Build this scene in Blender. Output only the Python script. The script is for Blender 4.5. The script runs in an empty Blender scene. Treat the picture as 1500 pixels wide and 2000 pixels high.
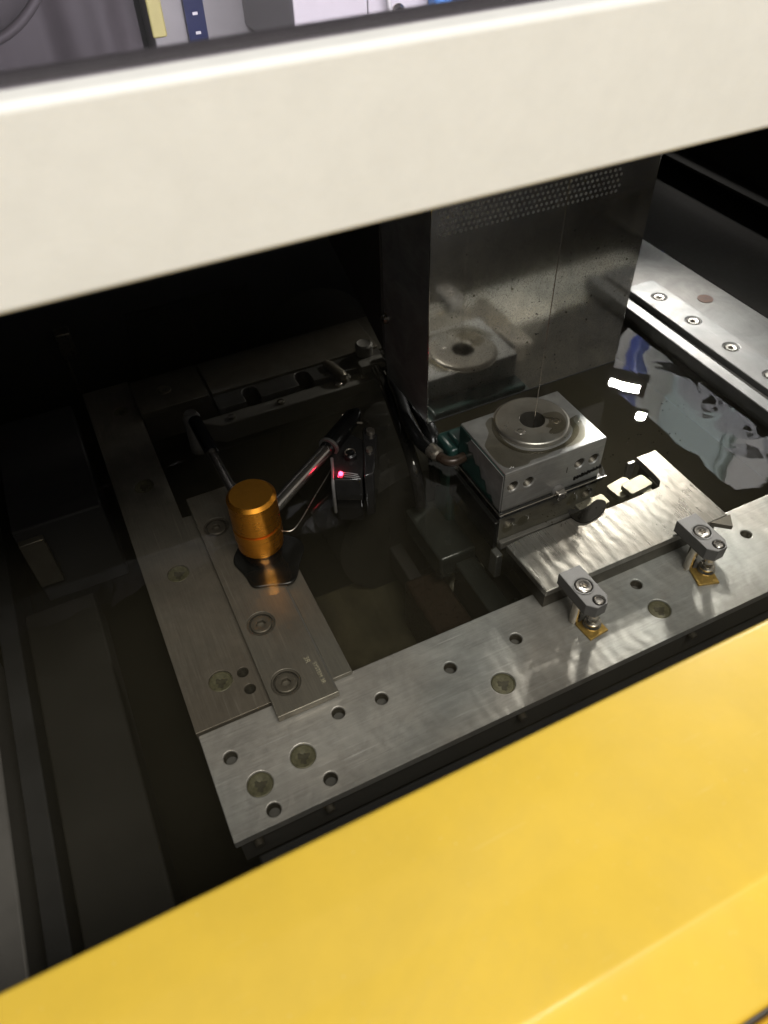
import bpy, bmesh, math, random
import numpy as np
from mathutils import Vector, Matrix
random.seed(7); rng = np.random.default_rng(7)
S = 0.55            # one drawing unit is the camera's height over the table, 0.55 m
WATER = 0.060       # water level above the table top, drawing units

# ------------------------------------------------------------ camera
scene = bpy.context.scene
cam_d = bpy.data.cameras.new("camera"); cam = bpy.data.objects.new("camera", cam_d)
scene.collection.objects.link(cam); scene.camera = cam
RX = Vector((0.90154042, -0.4318323, -0.02730808))     # image right
RD = Vector((-0.32866615, -0.64237771, -0.69233622))   # image down
RF = Vector((0.28143104, 0.63314433, -0.72105813))     # forward
RX.normalize(); RF.normalize(); RD = RF.cross(RX).normalized()
UP = -RD; BK = -RF
cam.matrix_world = Matrix(((RX.x, UP.x, BK.x, 0), (RX.y, UP.y, BK.y, 0), (RX.z, UP.z, BK.z, 1.0 * S), (0, 0, 0, 1)))
cam_d.sensor_fit = 'VERTICAL'; cam_d.sensor_height = 9.8; cam_d.lens = 9.8 * 1471.8 / 2000
cam_d.clip_start = 0.01; cam_d.clip_end = 60
cam_d.dof.use_dof = True; cam_d.dof.focus_distance = 1.27 * S; cam_d.dof.aperture_fstop = 1.9

# ------------------------------------------------------------ world, lamps, exposure
w = bpy.data.worlds.new("World"); scene.world = w; w.use_nodes = True
bg = w.node_tree.nodes["Background"]; bg.inputs[0].default_value = (1.0, 0.97, 0.93, 1); bg.inputs[1].default_value = 0.38
scene.view_settings.view_transform = 'Standard'; scene.view_settings.look = 'None'
scene.view_settings.exposure = 0; scene.view_settings.gamma = 1
scene.cycles.max_bounces = 10; scene.cycles.transparent_max_bounces = 24
scene.cycles.sample_clamp_indirect = 4.0; scene.cycles.caustics_reflective = False; scene.cycles.caustics_refractive = False
scene.cycles.use_denoising = True

def area(name, loc, target, sx, sy, power, col=(1, 1, 1), spread=180):
    l = bpy.data.lights.new(name, 'AREA'); l.shape = 'RECTANGLE'; l.size = sx * S; l.size_y = sy * S
    l.energy = power; l.color = col; l.spread = math.radians(spread)
    o = bpy.data.objects.new(name, l); scene.collection.objects.link(o)
    o.location = Vector(loc) * S
    o.rotation_euler = (Vector(target) - Vector(loc)).to_track_quat('-Z', 'Y').to_euler()
    return o
LAMP1 = Vector((1.62, 1.567, .709)); LAMP2 = Vector((1.72, 1.55, .876))
area("ceiling_light", (0.2, -1.9, 4.9), (0.3, 0.3, 0), 2.6, 1.6, 75, (1.0, 0.975, 0.93))
area("head_fill_light", (0.75, 0.66, 0.925), (0.75, 1.0, 0.78), 1.3, .03, 5.0, (1.0, 0.98, 1.0), 120)  # added fill lamp without a fixture, brightens the head behind the window
area("room_fill_light", (3.6, 3.2, 4.7), (4.3, 3.2, 1.4), 2.2, 2.2, 420, (0.97, 0.97, 1.0), 70)  # added lamp that brightens the cabinets mirrored in the water
area("work_light", LAMP1, (0.62, 0.72, 0.0), .10, .030, 1.05, (1.0, 0.97, 0.92), 62)
area("work_light", LAMP2, (0.75, 0.62, 0.0), .03, .03, .35, (1.0, 0.96, 0.90), 70)

# added spot whose noise pattern imitates water caustics on the rail and plate
sp = bpy.data.lights.new("caustic_spot", 'SPOT'); spo = bpy.data.objects.new("caustic_spot", sp); scene.collection.objects.link(spo)
spo.location = (LAMP1 + Vector((-.03, -.03, -.02))) * S
spo.rotation_euler = (Vector((.80, .545, 0)) - (LAMP1 + Vector((-.03, -.03, -.02)))).to_track_quat('-Z', 'Y').to_euler()
sp.spot_size = math.radians(30); sp.spot_blend = .8; sp.shadow_soft_size = .006; sp.energy = 4.2; sp.color = (1, .98, .93)
sp.use_nodes = True; nt = sp.node_tree; em = nt.nodes['Emission']
tc = nt.nodes.new('ShaderNodeTexCoord'); ns = nt.nodes.new('ShaderNodeTexNoise'); ns.inputs['Scale'].default_value = 16; ns.inputs['Detail'].default_value = 2; ns.inputs['Distortion'].default_value = 1.4
sb_ = nt.nodes.new('ShaderNodeMath'); sb_.operation = 'SUBTRACT'; sb_.inputs[1].default_value = .5
ab = nt.nodes.new('ShaderNodeMath'); ab.operation = 'ABSOLUTE'
mr = nt.nodes.new('ShaderNodeMapRange'); mr.inputs[1].default_value = 0; mr.inputs[2].default_value = .09; mr.inputs[3].default_value = 2.4; mr.inputs[4].default_value = .35
nt.links.new(tc.outputs['Normal'], ns.inputs['Vector']); nt.links.new(ns.outputs['Fac'], sb_.inputs[0]); nt.links.new(sb_.outputs[0], ab.inputs[0])
nt.links.new(ab.outputs[0], mr.inputs[0]); nt.links.new(mr.outputs[0], em.inputs['Strength'])

# ------------------------------------------------------------ materials
MATS = {}
def nodes(name):
    m = bpy.data.materials.new(name); m.use_nodes = True; nt = m.node_tree
    b = nt.nodes["Principled BSDF"]; return m, nt, b
def N(nt, t, **kw):
    n = nt.nodes.new(t)
    for k, v in kw.items():
        if hasattr(n, k): setattr(n, k, v)
        else: n.inputs[k.replace('_', ' ')].default_value = v
    return n
def coords(nt, scale=(1, 1, 1), rot=(0, 0, 0)):
    tc = N(nt, 'ShaderNodeTexCoord'); mp = N(nt, 'ShaderNodeMapping')
    mp.inputs['Scale'].default_value = scale; mp.inputs['Rotation'].default_value = rot
    nt.links.new(tc.outputs['Object'], mp.inputs['Vector']); return mp.outputs[0]
def ramp(nt, src, stops):
    r = N(nt, 'ShaderNodeValToRGB'); e = r.color_ramp.elements
    while len(e) < len(stops): e.new(0.5)
    for el, (p, c) in zip(e, stops):
        el.position = p; el.color = (c, c, c, 1) if isinstance(c, (int, float)) else (*c, 1)
    nt.links.new(src, r.inputs[0]); return r.outputs[0]
def noise(nt, vec, scale, detail=4, rough=.6, dist=0):
    n = N(nt, 'ShaderNodeTexNoise'); n.inputs['Scale'].default_value = scale; n.inputs['Detail'].default_value = detail
    n.inputs['Roughness'].default_value = rough; n.inputs['Distortion'].default_value = dist
    nt.links.new(vec, n.inputs['Vector']); return n.outputs['Fac']
def mixc(nt, fac, a, b, mode='MIX'):
    m = N(nt, 'ShaderNodeMix'); m.data_type = 'RGBA'; m.blend_type = mode
    for s, v in ((0, fac), (6, a), (7, b)):
        if isinstance(v, (int, float)): m.inputs[s].default_value = v
        elif isinstance(v, tuple): m.inputs[s].default_value = (*v, 1)
        else: nt.links.new(v, m.inputs[s])
    return m.outputs[2]
def bump(nt, b, h, strength, dist=.0005):
    n = N(nt, 'ShaderNodeBump'); n.inputs['Strength'].default_value = strength; n.inputs['Distance'].default_value = dist
    nt.links.new(h, n.inputs['Height']); nt.links.new(n.outputs[0], b.inputs['Normal'])

def simple(name, col, rough=.5, metal=0., var=.15, scale=60, bmp=.15, coat=0., spec=.5):
    m, nt, b = nodes(name)
    v = coords(nt); f = noise(nt, v, scale, 5, .65)
    hi = tuple(min(1, c * (1 + var)) for c in col); lo = tuple(c * (1 - var) for c in col)
    nt.links.new(mixc(nt, ramp(nt, f, [(.3, 0.), (.7, 1.)]), lo, hi), b.inputs['Base Color'])
    b.inputs['Metallic'].default_value = metal
    nt.links.new(ramp(nt, f, [(.2, max(.02, rough * .75)), (.8, min(1, rough * 1.25))]), b.inputs['Roughness'])
    b.inputs['Coat Weight'].default_value = coat; b.inputs['Specular IOR Level'].default_value = spec
    if bmp: bump(nt, b, noise(nt, v, scale * 6, 3, .6), bmp, .0003)
    MATS[name] = m; return m
def machined(name, col, rough=.35, metal=.85, stretch=(1, 40, 1), wear=.25, swirl=.0, bmp=.25, spots=0., scale=22, coat=0.):
    """ground steel: long grinding lines, cloudy wear, optional fine stain specks"""
    m, nt, b = nodes(name)
    v = coords(nt); vs = coords(nt, stretch)
    lines = noise(nt, vs, 28, 6, .75)
    cloud = noise(nt, v, scale, 5, .62, 1.2)
    cl = ramp(nt, cloud, [(.3, 1 - wear), (.72, 1.)])
    c = mixc(nt, 1., col, cl, 'MULTIPLY')
    c = mixc(nt, 1., c, ramp(nt, lines, [(.3, .74), (.7, 1.)]), 'MULTIPLY')
    if spots:
        sp = noise(nt, v, 900, 3, .8); c = mixc(nt, ramp(nt, sp, [(.60, 0.), (.72, spots)]), c, (.10, .085, .065))
        sp2 = noise(nt, v, 240, 4, .8); c = mixc(nt, ramp(nt, sp2, [(.66, 0.), (.74, spots * .7)]), c, (.55, .50, .42))
    c = mixc(nt, ramp(nt, noise(nt, v, 5, 3, .6, .5), [(.4, 0.), (.62, 1.)]), mixc(nt, 1., c, (1.0, .965, .925), 'MULTIPLY'), mixc(nt, 1., c, (.95, .99, 1.0), 'MULTIPLY'))
    sc_ = noise(nt, coords(nt, tuple((60 if q > 1 else 1.5) for q in stretch), (0, 0, .25)), 9, 3, .5)
    c = mixc(nt, ramp(nt, sc_, [(.66, 0.), (.72, .28)]), c, tuple(min(1, q * 1.45) for q in col))
    blot = noise(nt, v, 7, 4, .7, .8); c = mixc(nt, 1., c, ramp(nt, blot, [(.35, 1 - wear * .8), (.6, 1.)]), 'MULTIPLY')
    nt.links.new(c, b.inputs['Base Color']); b.inputs['Metallic'].default_value = metal
    rr = mixc(nt, .5, ramp(nt, lines, [(.25, rough * .7), (.75, rough * 1.3)]), ramp(nt, cloud, [(.3, rough * 1.4), (.7, rough * .75)]))
    nt.links.new(rr, b.inputs['Roughness']); b.inputs['Coat Weight'].default_value = coat
    h = lines
    if swirl:
        wv = N(nt, 'ShaderNodeTexWave'); wv.inputs['Scale'].default_value = 24; wv.inputs['Distortion'].default_value = 5
        wv.inputs['Detail'].default_value = 2; wv.inputs['Detail Scale'].default_value = 1.6
        nt.links.new(v, wv.inputs['Vector'])
        h = mixc(nt, swirl, lines, wv.outputs['Fac'])
    bump(nt, b, h, bmp, .0006)
    MATS[name] = m; return m

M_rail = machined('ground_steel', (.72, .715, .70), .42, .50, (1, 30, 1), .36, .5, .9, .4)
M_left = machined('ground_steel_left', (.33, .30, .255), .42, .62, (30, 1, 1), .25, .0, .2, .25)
M_back = machined('shaded_steel', (.15, .138, .115), .45, .5, (1, 30, 1), .3, 0, .2, .2)  # steel darkened for the shade on the back rail and plate side
M_mark = simple('engraving_fill', (.40, .37, .27), .6, 0, .3, 600, 0)
M_oily = machined('oily_screw_steel', (.22, .20, .165), .42, .6, (1, 1, 1), .2, 0, .1)
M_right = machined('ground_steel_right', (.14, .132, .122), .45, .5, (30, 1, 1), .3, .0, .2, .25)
M_plate = machined('milled_steel', (.44, .43, .41), .30, .75, (24, 1, 1), .32, .6, .5, .3)
M_block = machined('block_steel', (.50, .50, .48), .36, .75, (1, 1, 30), .28, 0, .25, .35)
M_foot = machined('water_tinted_steel', (.27, .255, .19), .36, .6, (1, 1, 30), .35, 0, .25, .35)  # block steel with the water's olive darkening put into its colour
M_worn = machined('worn_cast_steel', (.42, .42, .41), .5, .35, (1, 1, 1), .5, 0, .5, .5)
M_disc = machined('turned_steel', (.40, .38, .33), .3, .85, (1, 1, 1), .15, 0, .1, .1)
M_strip = machined('rail_strip_steel', (.13, .13, .128), .5, .85, (30, 1, 1), .12, 0, .2, .05)
M_dark = simple('black_oxide', (.105, .101, .092), .58, .1, .15, 300, .2)
M_screw = machined('screw_steel', (.60, .57, .52), .22, .95, (1, 1, 1), .15, 0, .1)
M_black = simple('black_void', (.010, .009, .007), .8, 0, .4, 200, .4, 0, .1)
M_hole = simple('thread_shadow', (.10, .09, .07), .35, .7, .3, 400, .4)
M_plug = simple('olive_plug', (.125, .118, .07), .5, .25, .35, 260, .4)
M_plugd = simple('plug_dirt', (.055, .05, .03), .6, .1, .4, 300, .4)
M_gold = machined('gold_anodised', (.80, .33, .035), .27, .95, (1, 1, 12), .04, 0, .0)
M_goldt = machined('gold_anodised_top', (.62, .28, .035), .38, .95, (1, 1, 1), .08, 0, .1)
M_brass = simple('brass_shim', (.50, .33, .09), .35, .7, .25, 300, .3)
M_pale = machined('pale_brushed_steel', (.23, .22, .17), .35, .6, (1, 30, 1), .15, 0, .3)
M_side = machined('dull_stainless_side', (.42, .42, .41), .34, .25, (1, 1, 20), .4, 0, .1, .5)
M_green = simple('green_paint', (.018, .055, .045), .35, 0, .35, 60, .3, .3)
M_tank = simple('tank_dark_paint', (.034, .034, .036), .6, 0, .15, 20, .1)
M_tankgrey = simple('tank_grey_paint', (.028, .026, .022), .55, 0, .12, 14, .1)
M_ledge = simple('tank_pale_steel', (.26, .25, .245), .45, .4, .15, 12, .1)
M_floor = simple('tank_floor_sludge', (.011, .010, .006), .8, 0, .6, 9, .2, 0, .0)
M_litfloor = machined('lit_floor_steel', (.20, .175, .10), .45, .2, (1, 1, 1), .6, .9, .8, .2, 10)  # paler steel, the light on the tank floor put into its colour
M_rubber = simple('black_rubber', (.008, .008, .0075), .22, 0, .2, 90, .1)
M_bellow = simple('bellows_cloth', (.016, .0145, .011), .6, 0, .3, 30, .2)
M_brown = simple('brown_fitting', (.045, .030, .020), .3, .3, .3, 200, .3)
M_ferr = simple('dull_nickel', (.30, .27, .22), .3, .8, .3, 300, .3)
M_lowarm = simple('wet_grey_casting', (.042, .046, .040), .25, .3, .25, 30, .2)
M_yellow = simple('yellow_paint', (.80, .54, .06), .42, 0, .05, 22, .35, .2)
nt = M_yellow.node_tree; b = nt.nodes["Principled BSDF"]; v = coords(nt)
src = b.inputs['Base Color'].links[0].from_socket
sm_ = noise(nt, v, 5, 6, .7, 1.5); dust = noise(nt, v, 420, 2, .7); scr = noise(nt, coords(nt, (2, 60, 2), (0, 0, .5)), 10, 3, .5)
c = mixc(nt, ramp(nt, sm_, [(.42, 0.), (.75, .22)]), src, (.55, .40, .08)); c = mixc(nt, ramp(nt, dust, [(.70, 0.), (.76, .5)]), c, (.95, .85, .5))
c = mixc(nt, ramp(nt, scr, [(.70, 0.), (.74, .25)]), c, (.95, .80, .35)); nt.links.new(c, b.inputs['Base Color'])
nt.links.new(ramp(nt, sm_, [(.3, .28), (.7, .58)]), b.inputs['Roughness'])
M_cream = simple('cream_paint', (.88, .87, .825), .5, 0, .025, 60, .45)
M_white = simple('white_trim', (.88, .87, .86), .35, 0, .03, 20, .1)
M_head = simple('pale_grey_enamel', (.36, .345, .35), .4, 0, .06, 10, .1)
M_headd = simple('mid_grey_enamel', (.36, .355, .34), .5, 0, .08, 10, .1)
M_plum = simple('dark_plum_panel', (.080, .070, .074), .6, 0, .25, 6, .1)
M_blue = simple('blue_enamel', (.011, .020, .085), .4, 0, .1, 40, .1)
M_blueg = simple('blue_glove_rubber', (.05, .17, .42), .5, 0, .2, 50, .1)
M_cab = simple('room_cabinet_paint', (.52, .50, .46), .6, 0, .05, 5, 0)
M_cabg = simple('room_green_grey_paint', (.22, .27, .25), .6, 0, .1, 5, 0)
M_pink = simple('pink_plastic', (.50, .22, .20), .5, 0, .05, 10, 0)
M_red = simple('red_edge', (.45, .03, .06), .4, 0, .05, 10, 0)
M_rust = simple('rusty_plug', (.075, .035, .02), .7, .1, .4, 200, .4)
M_clear = simple('clear_grey_plastic', (.022, .021, .02), .14, .0, .2, 80, .2, .5)
M_ylabel = simple('yellow_tag', (.60, .55, .22), .5, 0, .05, 30, 0)

# stainless sheet of the head guard: mirror with dried water spots
m, nt, b = nodes('stained_stainless'); MATS['stained_stainless'] = m; M_stain = m
v = coords(nt); vz = coords(nt, (14, 14, 1))
b.inputs['Metallic'].default_value = 1.0
fine = noise(nt, v, 700, 3, .85); mid = noise(nt, v, 26, 5, .65, 1.0); run = noise(nt, vz, 9, 5, .6); pit = noise(nt, v, 210, 2, .6)
c = mixc(nt, ramp(nt, mid, [(.30, 0.), (.75, 1.)]), (.62, .62, .60), (.88, .86, .80))
c = mixc(nt, ramp(nt, fine, [(.52, 0.), (.66, .55)]), c, (.20, .17, .13))
c = mixc(nt, ramp(nt, pit, [(.70, 0.), (.74, .8)]), c, (.05, .04, .03))
nt.links.new(c, b.inputs['Base Color'])
r1 = ramp(nt, mid, [(.25, .05), (.75, .11)]); r2 = ramp(nt, fine, [(.45, .03), (.68, .34)])
nt.links.new(mixc(nt, .45, r1, r2), b.inputs['Roughness'])
hh = mixc(nt, .5, fine, run); bump(nt, b, hh, .045, .0004)
# dried lime film on the sheet scatters a little light
df = N(nt, 'ShaderNodeBsdfDiffuse'); df.inputs['Color'].default_value = (.42, .39, .33, 1)
mxs = N(nt, 'ShaderNodeMixShader'); nt.links.new(ramp(nt, run, [(.25, .02), (.8, .12)]), mxs.inputs[0])
out = nt.nodes['Material Output']
nt.links.new(b.outputs[0], mxs.inputs[1]); nt.links.new(df.outputs[0], mxs.inputs[2]); nt.links.new(mxs.outputs[0], out.inputs[0])

def clear(name, tint, ior, rough=.0, wave=None, wstr=.1):
    m = bpy.data.materials.new(name); m.use_nodes = True; nt = m.node_tree; nt.nodes.clear()
    o = N(nt, 'ShaderNodeOutputMaterial'); t = N(nt, 'ShaderNodeBsdfTransparent'); g = N(nt, 'ShaderNodeBsdfGlossy')
    t.inputs[0].default_value = (*tint, 1); g.inputs['Roughness'].default_value = rough
    mx = N(nt, 'ShaderNodeMixShader'); f0 = ((ior - 1) / (ior + 1)) ** 2
    ge = N(nt, 'ShaderNodeNewGeometry'); dt = N(nt, 'ShaderNodeVectorMath'); dt.operation = 'DOT_PRODUCT'
    nt.links.new(ge.outputs['Incoming'], dt.inputs[0]); nt.links.new(ge.outputs['Normal'], dt.inputs[1])
    def M(op, a, b_=None):
        q = N(nt, 'ShaderNodeMath'); q.operation = op
        for i, v_ in enumerate((a, b_)):
            if v_ is None: continue
            if isinstance(v_, (int, float)): q.inputs[i].default_value = v_
            else: nt.links.new(v_, q.inputs[i])
        return q.outputs[0]
    fr = M('ADD', M('MULTIPLY', M('POWER', M('SUBTRACT', 1.0, M('ABSOLUTE', dt.outputs['Value'])), 5.0), 1 - f0), f0)
    nt.links.new(fr, mx.inputs[0]); nt.links.new(t.outputs[0], mx.inputs[1]); nt.links.new(g.outputs[0], mx.inputs[2])
    nt.links.new(mx.outputs[0], o.inputs[0])
    if wave:
        v = coords(nt); h = noise(nt, v, wave, 2, .45, .6)
        bn = N(nt, 'ShaderNodeBump'); bn.inputs['Strength'].default_value = wstr; bn.inputs['Distance'].default_value = .004
        nt.links.new(h, bn.inputs['Height'])
        nt.links.new(bn.outputs[0], g.inputs['Normal']); nt.links.new(bn.outputs[0], dt.inputs[1])
    MATS[name] = m; return m
M_water = clear('dielectric_water', (.92, .91, .87), 1.62, .008, 9, .10)
M_film = clear('water_film', (.70, .68, .62), 1.38, .03, 40, .05)
M_glass = clear('tinted_window_glass', (.80, .78, .82), 1.5, .0)
def emit(name, col, s):
    m = bpy.data.materials.new(name); m.use_nodes = True; nt = m.node_tree; b = nt.nodes["Principled BSDF"]
    b.inputs['Base Color'].default_value = (.5, .5, .5, 1); b.inputs['Emission Color'].default_value = (*col, 1); b.inputs['Emission Strength'].default_value = s
    MATS[name] = m; return m
M_led = emit('red_led', (1, .02, .06), 14.); M_lens = simple('lamp_lens', (.8, .8, .78), .3, 0, .02, 20, 0)

# ------------------------------------------------------------ geometry helpers (drawing units)
class G:
    def __init__(s): s.v = []; s.f = []; s.sm = []
    def add(s, vs, fs, smooth=False):
        o = len(s.v); s.v += [tuple(p) for p in vs]; s.f += [tuple(i + o for i in f) for f in fs]; s.sm += [smooth] * len(fs); return s
    def box(s, x0, x1, y0, y1, z0, z1):
        return s.add([(x0, y0, z0), (x1, y0, z0), (x1, y1, z0), (x0, y1, z0), (x0, y0, z1), (x1, y0, z1), (x1, y1, z1), (x0, y1, z1)],
                     [(3, 2, 1, 0), (4, 5, 6, 7), (0, 1, 5, 4), (1, 2, 6, 5), (2, 3, 7, 6), (3, 0, 4, 7)])
    def prism(s, poly, z0, z1):
        a = sum(poly[i][0] * poly[(i + 1) % len(poly)][1] - poly[(i + 1) % len(poly)][0] * poly[i][1] for i in range(len(poly)))
        if a < 0: poly = poly[::-1]
        n = len(poly)
        return s.add([(x, y, z0) for x, y in poly] + [(x, y, z1) for x, y in poly],
                     [tuple(range(n - 1, -1, -1)), tuple(range(n, 2 * n))] + [(i, (i + 1) % n, n + (i + 1) % n, n + i) for i in range(n)])
    def lathe(s, prof, c=(0, 0, 0), axis='Z', n=32):
        """prof: (radius, height) list from bottom to top, closed with caps"""
        vs = []; fs = []
        def P(r, h, a):
            u, w_ = r * math.cos(a), r * math.sin(a)
            q = {'Z': (u, w_, h), 'Y': (u, h, -w_), 'X': (h, u, w_)}[axis]
            return (q[0] + c[0], q[1] + c[1], q[2] + c[2])
        for r, h in prof:
            vs += [P(r, h, 2 * math.pi * k / n) for k in range(n)]
        for i in range(len(prof) - 1):
            for k in range(n):
                k2 = (k + 1) % n; fs.append((i * n + k, i * n + k2, (i + 1) * n + k2, (i + 1) * n + k))
        m_ = len(prof) - 1
        s.add(vs, fs, True)
        s.add([vs[k] for k in range(n)], [tuple(range(n - 1, -1, -1))]); s.add([vs[m_ * n + k] for k in range(n)], [tuple(range(n))])
        return s
    def cyl(s, c, r, h, axis='Z', n=24): return s.lathe([(r, 0), (r, h)], c, axis, n)
    def tube(s, pts, r, n=12):
        pts = [Vector(p) for p in pts]; rs = r if isinstance(r, (list, tuple)) else [r] * len(pts)
        vs = []; fs = []; up = Vector((0, 0, 1)); last = None
        for i, p in enumerate(pts):
            t = (pts[min(i + 1, len(pts) - 1)] - pts[max(i - 1, 0)]).normalized()
            if last is None: a = t.orthogonal().normalized()
            else: a = (last - t * last.dot(t)).normalized()
            last = a; b_ = t.cross(a)
            for k in range(n):
                an = 2 * math.pi * k / n; vs.append(p + (a * math.cos(an) + b_ * math.sin(an)) * rs[i])
        for i in range(len(pts) - 1):
            for k in range(n):
                k2 = (k + 1) % n; fs.append((i * n + k, i * n + k2, (i + 1) * n + k2, (i + 1) * n + k))
        s.add(vs, fs, True)
        e = (len(pts) - 1) * n
        s.add(vs[:n], [tuple(range(n - 1, -1, -1))]); s.add(vs[e:e + n], [tuple(range(n))])
        return s
def spline(pts, k=8):
    pts = [Vector(p) for p in pts]; out = []
    P = [pts[0]] + pts + [pts[-1]]
    for i in range(1, len(P) - 2):
        for j in range(k):
            t = j / k; a, b, c, d = P[i - 1], P[i], P[i + 1], P[i + 2]
            out.append(.5 * ((2 * b) + (c - a) * t + (2 * a - 5 * b + 4 * c - d) * t * t + (3 * b - a - 3 * c + d) * t ** 3))
    return out + [pts[-1]]
COL = scene.collection
def thing(name, label, cat, loc=(0, 0, 0), rz=0, group=None):
    o = bpy.data.objects.new(name, None); COL.objects.link(o); o.empty_display_size = .01
    o.location = Vector(loc) * S; o.rotation_euler = (0, 0, rz); o['label'] = label; o['category'] = cat
    o['base'] = [float(q) for q in loc]
    if group: o['group'] = group
    return o
def root_loc(p):
    while p is not None:
        if 'base' in p: return Vector(p['base'])
        p = p.parent
    return Vector((0, 0, 0))
def mk(name, g, mat, parent=None, local=False, bevel=0, loc=None, seg=2):
    """links one mesh; world drawing units unless local"""
    off = Vector((0, 0, 0)) if (local or parent is None) else root_loc(parent)
    me = bpy.data.meshes.new(name)
    me.from_pydata([((x - off.x) * S, (y - off.y) * S, (z - off.z) * S) for x, y, z in g.v], [], g.f)
    me.polygons.foreach_set('use_smooth', g.sm); me.materials.append(mat); me.update(); me.set_sharp_from_angle(angle=math.radians(38))
    o = bpy.data.objects.new(name, me); COL.objects.link(o)
    if parent: o.parent = parent
    if loc is not None: o.location = (Vector(loc) - (root_loc(parent) if parent and parent.type == 'EMPTY' else Vector((0, 0, 0)))) * S
    if bevel:
        md = o.modifiers.new('bevel', 'BEVEL'); md.width = bevel * S; md.segments = seg; md.limit_method = 'ANGLE'; md.angle_limit = math.radians(50)
    return o
def tag(o, label, cat, group=None):
    o['label'] = label; o['category'] = cat
    if group: o['group'] = group
    return o
def struct(name, g, mat, bevel=0):
    o = mk(name, g, mat, bevel=bevel); o['kind'] = 'structure'; return o
def share(src, parent, loc=(0, 0, 0), name=None, rel=True):
    """a copy of a small part (and its own pieces) sharing its mesh"""
    c = src.copy(); COL.objects.link(c); c.parent = parent
    c.location = (Vector(loc) - (root_loc(parent) if rel else Vector((0, 0, 0)))) * S
    for ch in list(src.children):
        d = ch.copy(); COL.objects.link(d); d.parent = c
    return c
def cut(o, holes):
    """drill real holes: list of (centre, radius, depth, axis); shallow or deep"""
    g = G()
    for h in holes:
        c, r, d, ax = h
        if ax == 'Z': g.lathe([(r, -d), (r, .01)], c, 'Z', 28)
        else: g.lathe([(r, -.01), (r, d)], c, 'Y', 28)
    me = bpy.data.meshes.new('cutter'); off = root_loc(o.parent) if o.parent else Vector((0, 0, 0))
    me.from_pydata([((x - off.x) * S, (y - off.y) * S, (z - off.z) * S) for x, y, z in g.v], [], g.f)
    bm = bmesh.new(); bm.from_mesh(me); bmesh.ops.remove_doubles(bm, verts=bm.verts, dist=1e-7)
    bmesh.ops.recalc_face_normals(bm, faces=bm.faces); bm.to_mesh(me); bm.free()
    c = bpy.data.objects.new('cutter', me); COL.objects.link(c)
    if o.parent: c.parent = o.parent
    md = o.modifiers.new('drill', 'BOOLEAN'); md.object = c; md.operation = 'DIFFERENCE'; md.solver = 'EXACT'
    bpy.context.view_layer.update()
    dg = bpy.context.evaluated_depsgraph_get()
    bev = [m_ for m_ in o.modifiers if m_.type == 'BEVEL']
    for b_ in bev: b_.show_viewport = False
    dg.update()
    new = bpy.data.meshes.new_from_object(o.evaluated_get(dg))
    o.modifiers.remove(md); o.data = new
    new.polygons.foreach_set('use_smooth', [False] * len(new.polygons)); new.update()
    for b_ in bev: b_.show_viewport = True
    bpy.data.objects.remove(c); bpy.data.meshes.remove(me)

# shared little parts, built once around their own origin, top face at z = 0
def threaded_hole(parent, c, r, depth=.03, axis='Z', src={}):
    key = (round(r, 4), axis)
    if key in src: return share(src[key], parent, c)
    g = G(); prof = []; n = 9
    rr = r * .985
    for i in range(n * 2 + 1):
        prof.append((rr if i % 2 == 0 else r * .86, -.003 - i * depth / (n * 2)))
    vs = []; fs = []; k = 24
    for (q, h) in prof:
        for j in range(k):
            a = 2 * math.pi * j / k
            vs.append((q * math.cos(a), q * math.sin(a), h) if axis == 'Z' else (q * math.cos(a), -h, q * math.sin(a)))
    for i in range(len(prof) - 1):
        for j in range(k): fs.append((i * k + j, (i + 1) * k + j, (i + 1) * k + (j + 1) % k, i * k + (j + 1) % k))
    g.add(vs, fs, True)
    o = mk('threaded_hole', g, M_hole, parent, local=True, loc=c); src[key] = o; return o
def plug(parent, c, r, src={}):
    key = round(r, 4)
    if key in src: return share(src[key], parent, c)
    g = G().lathe([(r * .97, -.008), (r * .97, -.0022), (r * .90, -.0014), (r * .86, -.0026), (r * .2, -.003), (r * .1, -.0042), (.0001, -.0042)], (0, 0, 0), 'Z', 32)
    o = mk('round_plug', g, M_plug, parent, local=True, loc=c)
    g = G(); pts = [((.42 + .13 * math.sin(3 * a + 1) + .08 * math.sin(7 * a)) * r * math.cos(a), (.42 + .13 * math.sin(3 * a + 1) + .08 * math.sin(7 * a)) * r * math.sin(a) - .1 * r) for a in [2 * math.pi * i / 26 for i in range(26)]]
    g.prism(pts, -.0032, -.0024)
    mk('dirt_patch', g, M_plugd, o, local=True)
    src[key] = o; return o
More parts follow.
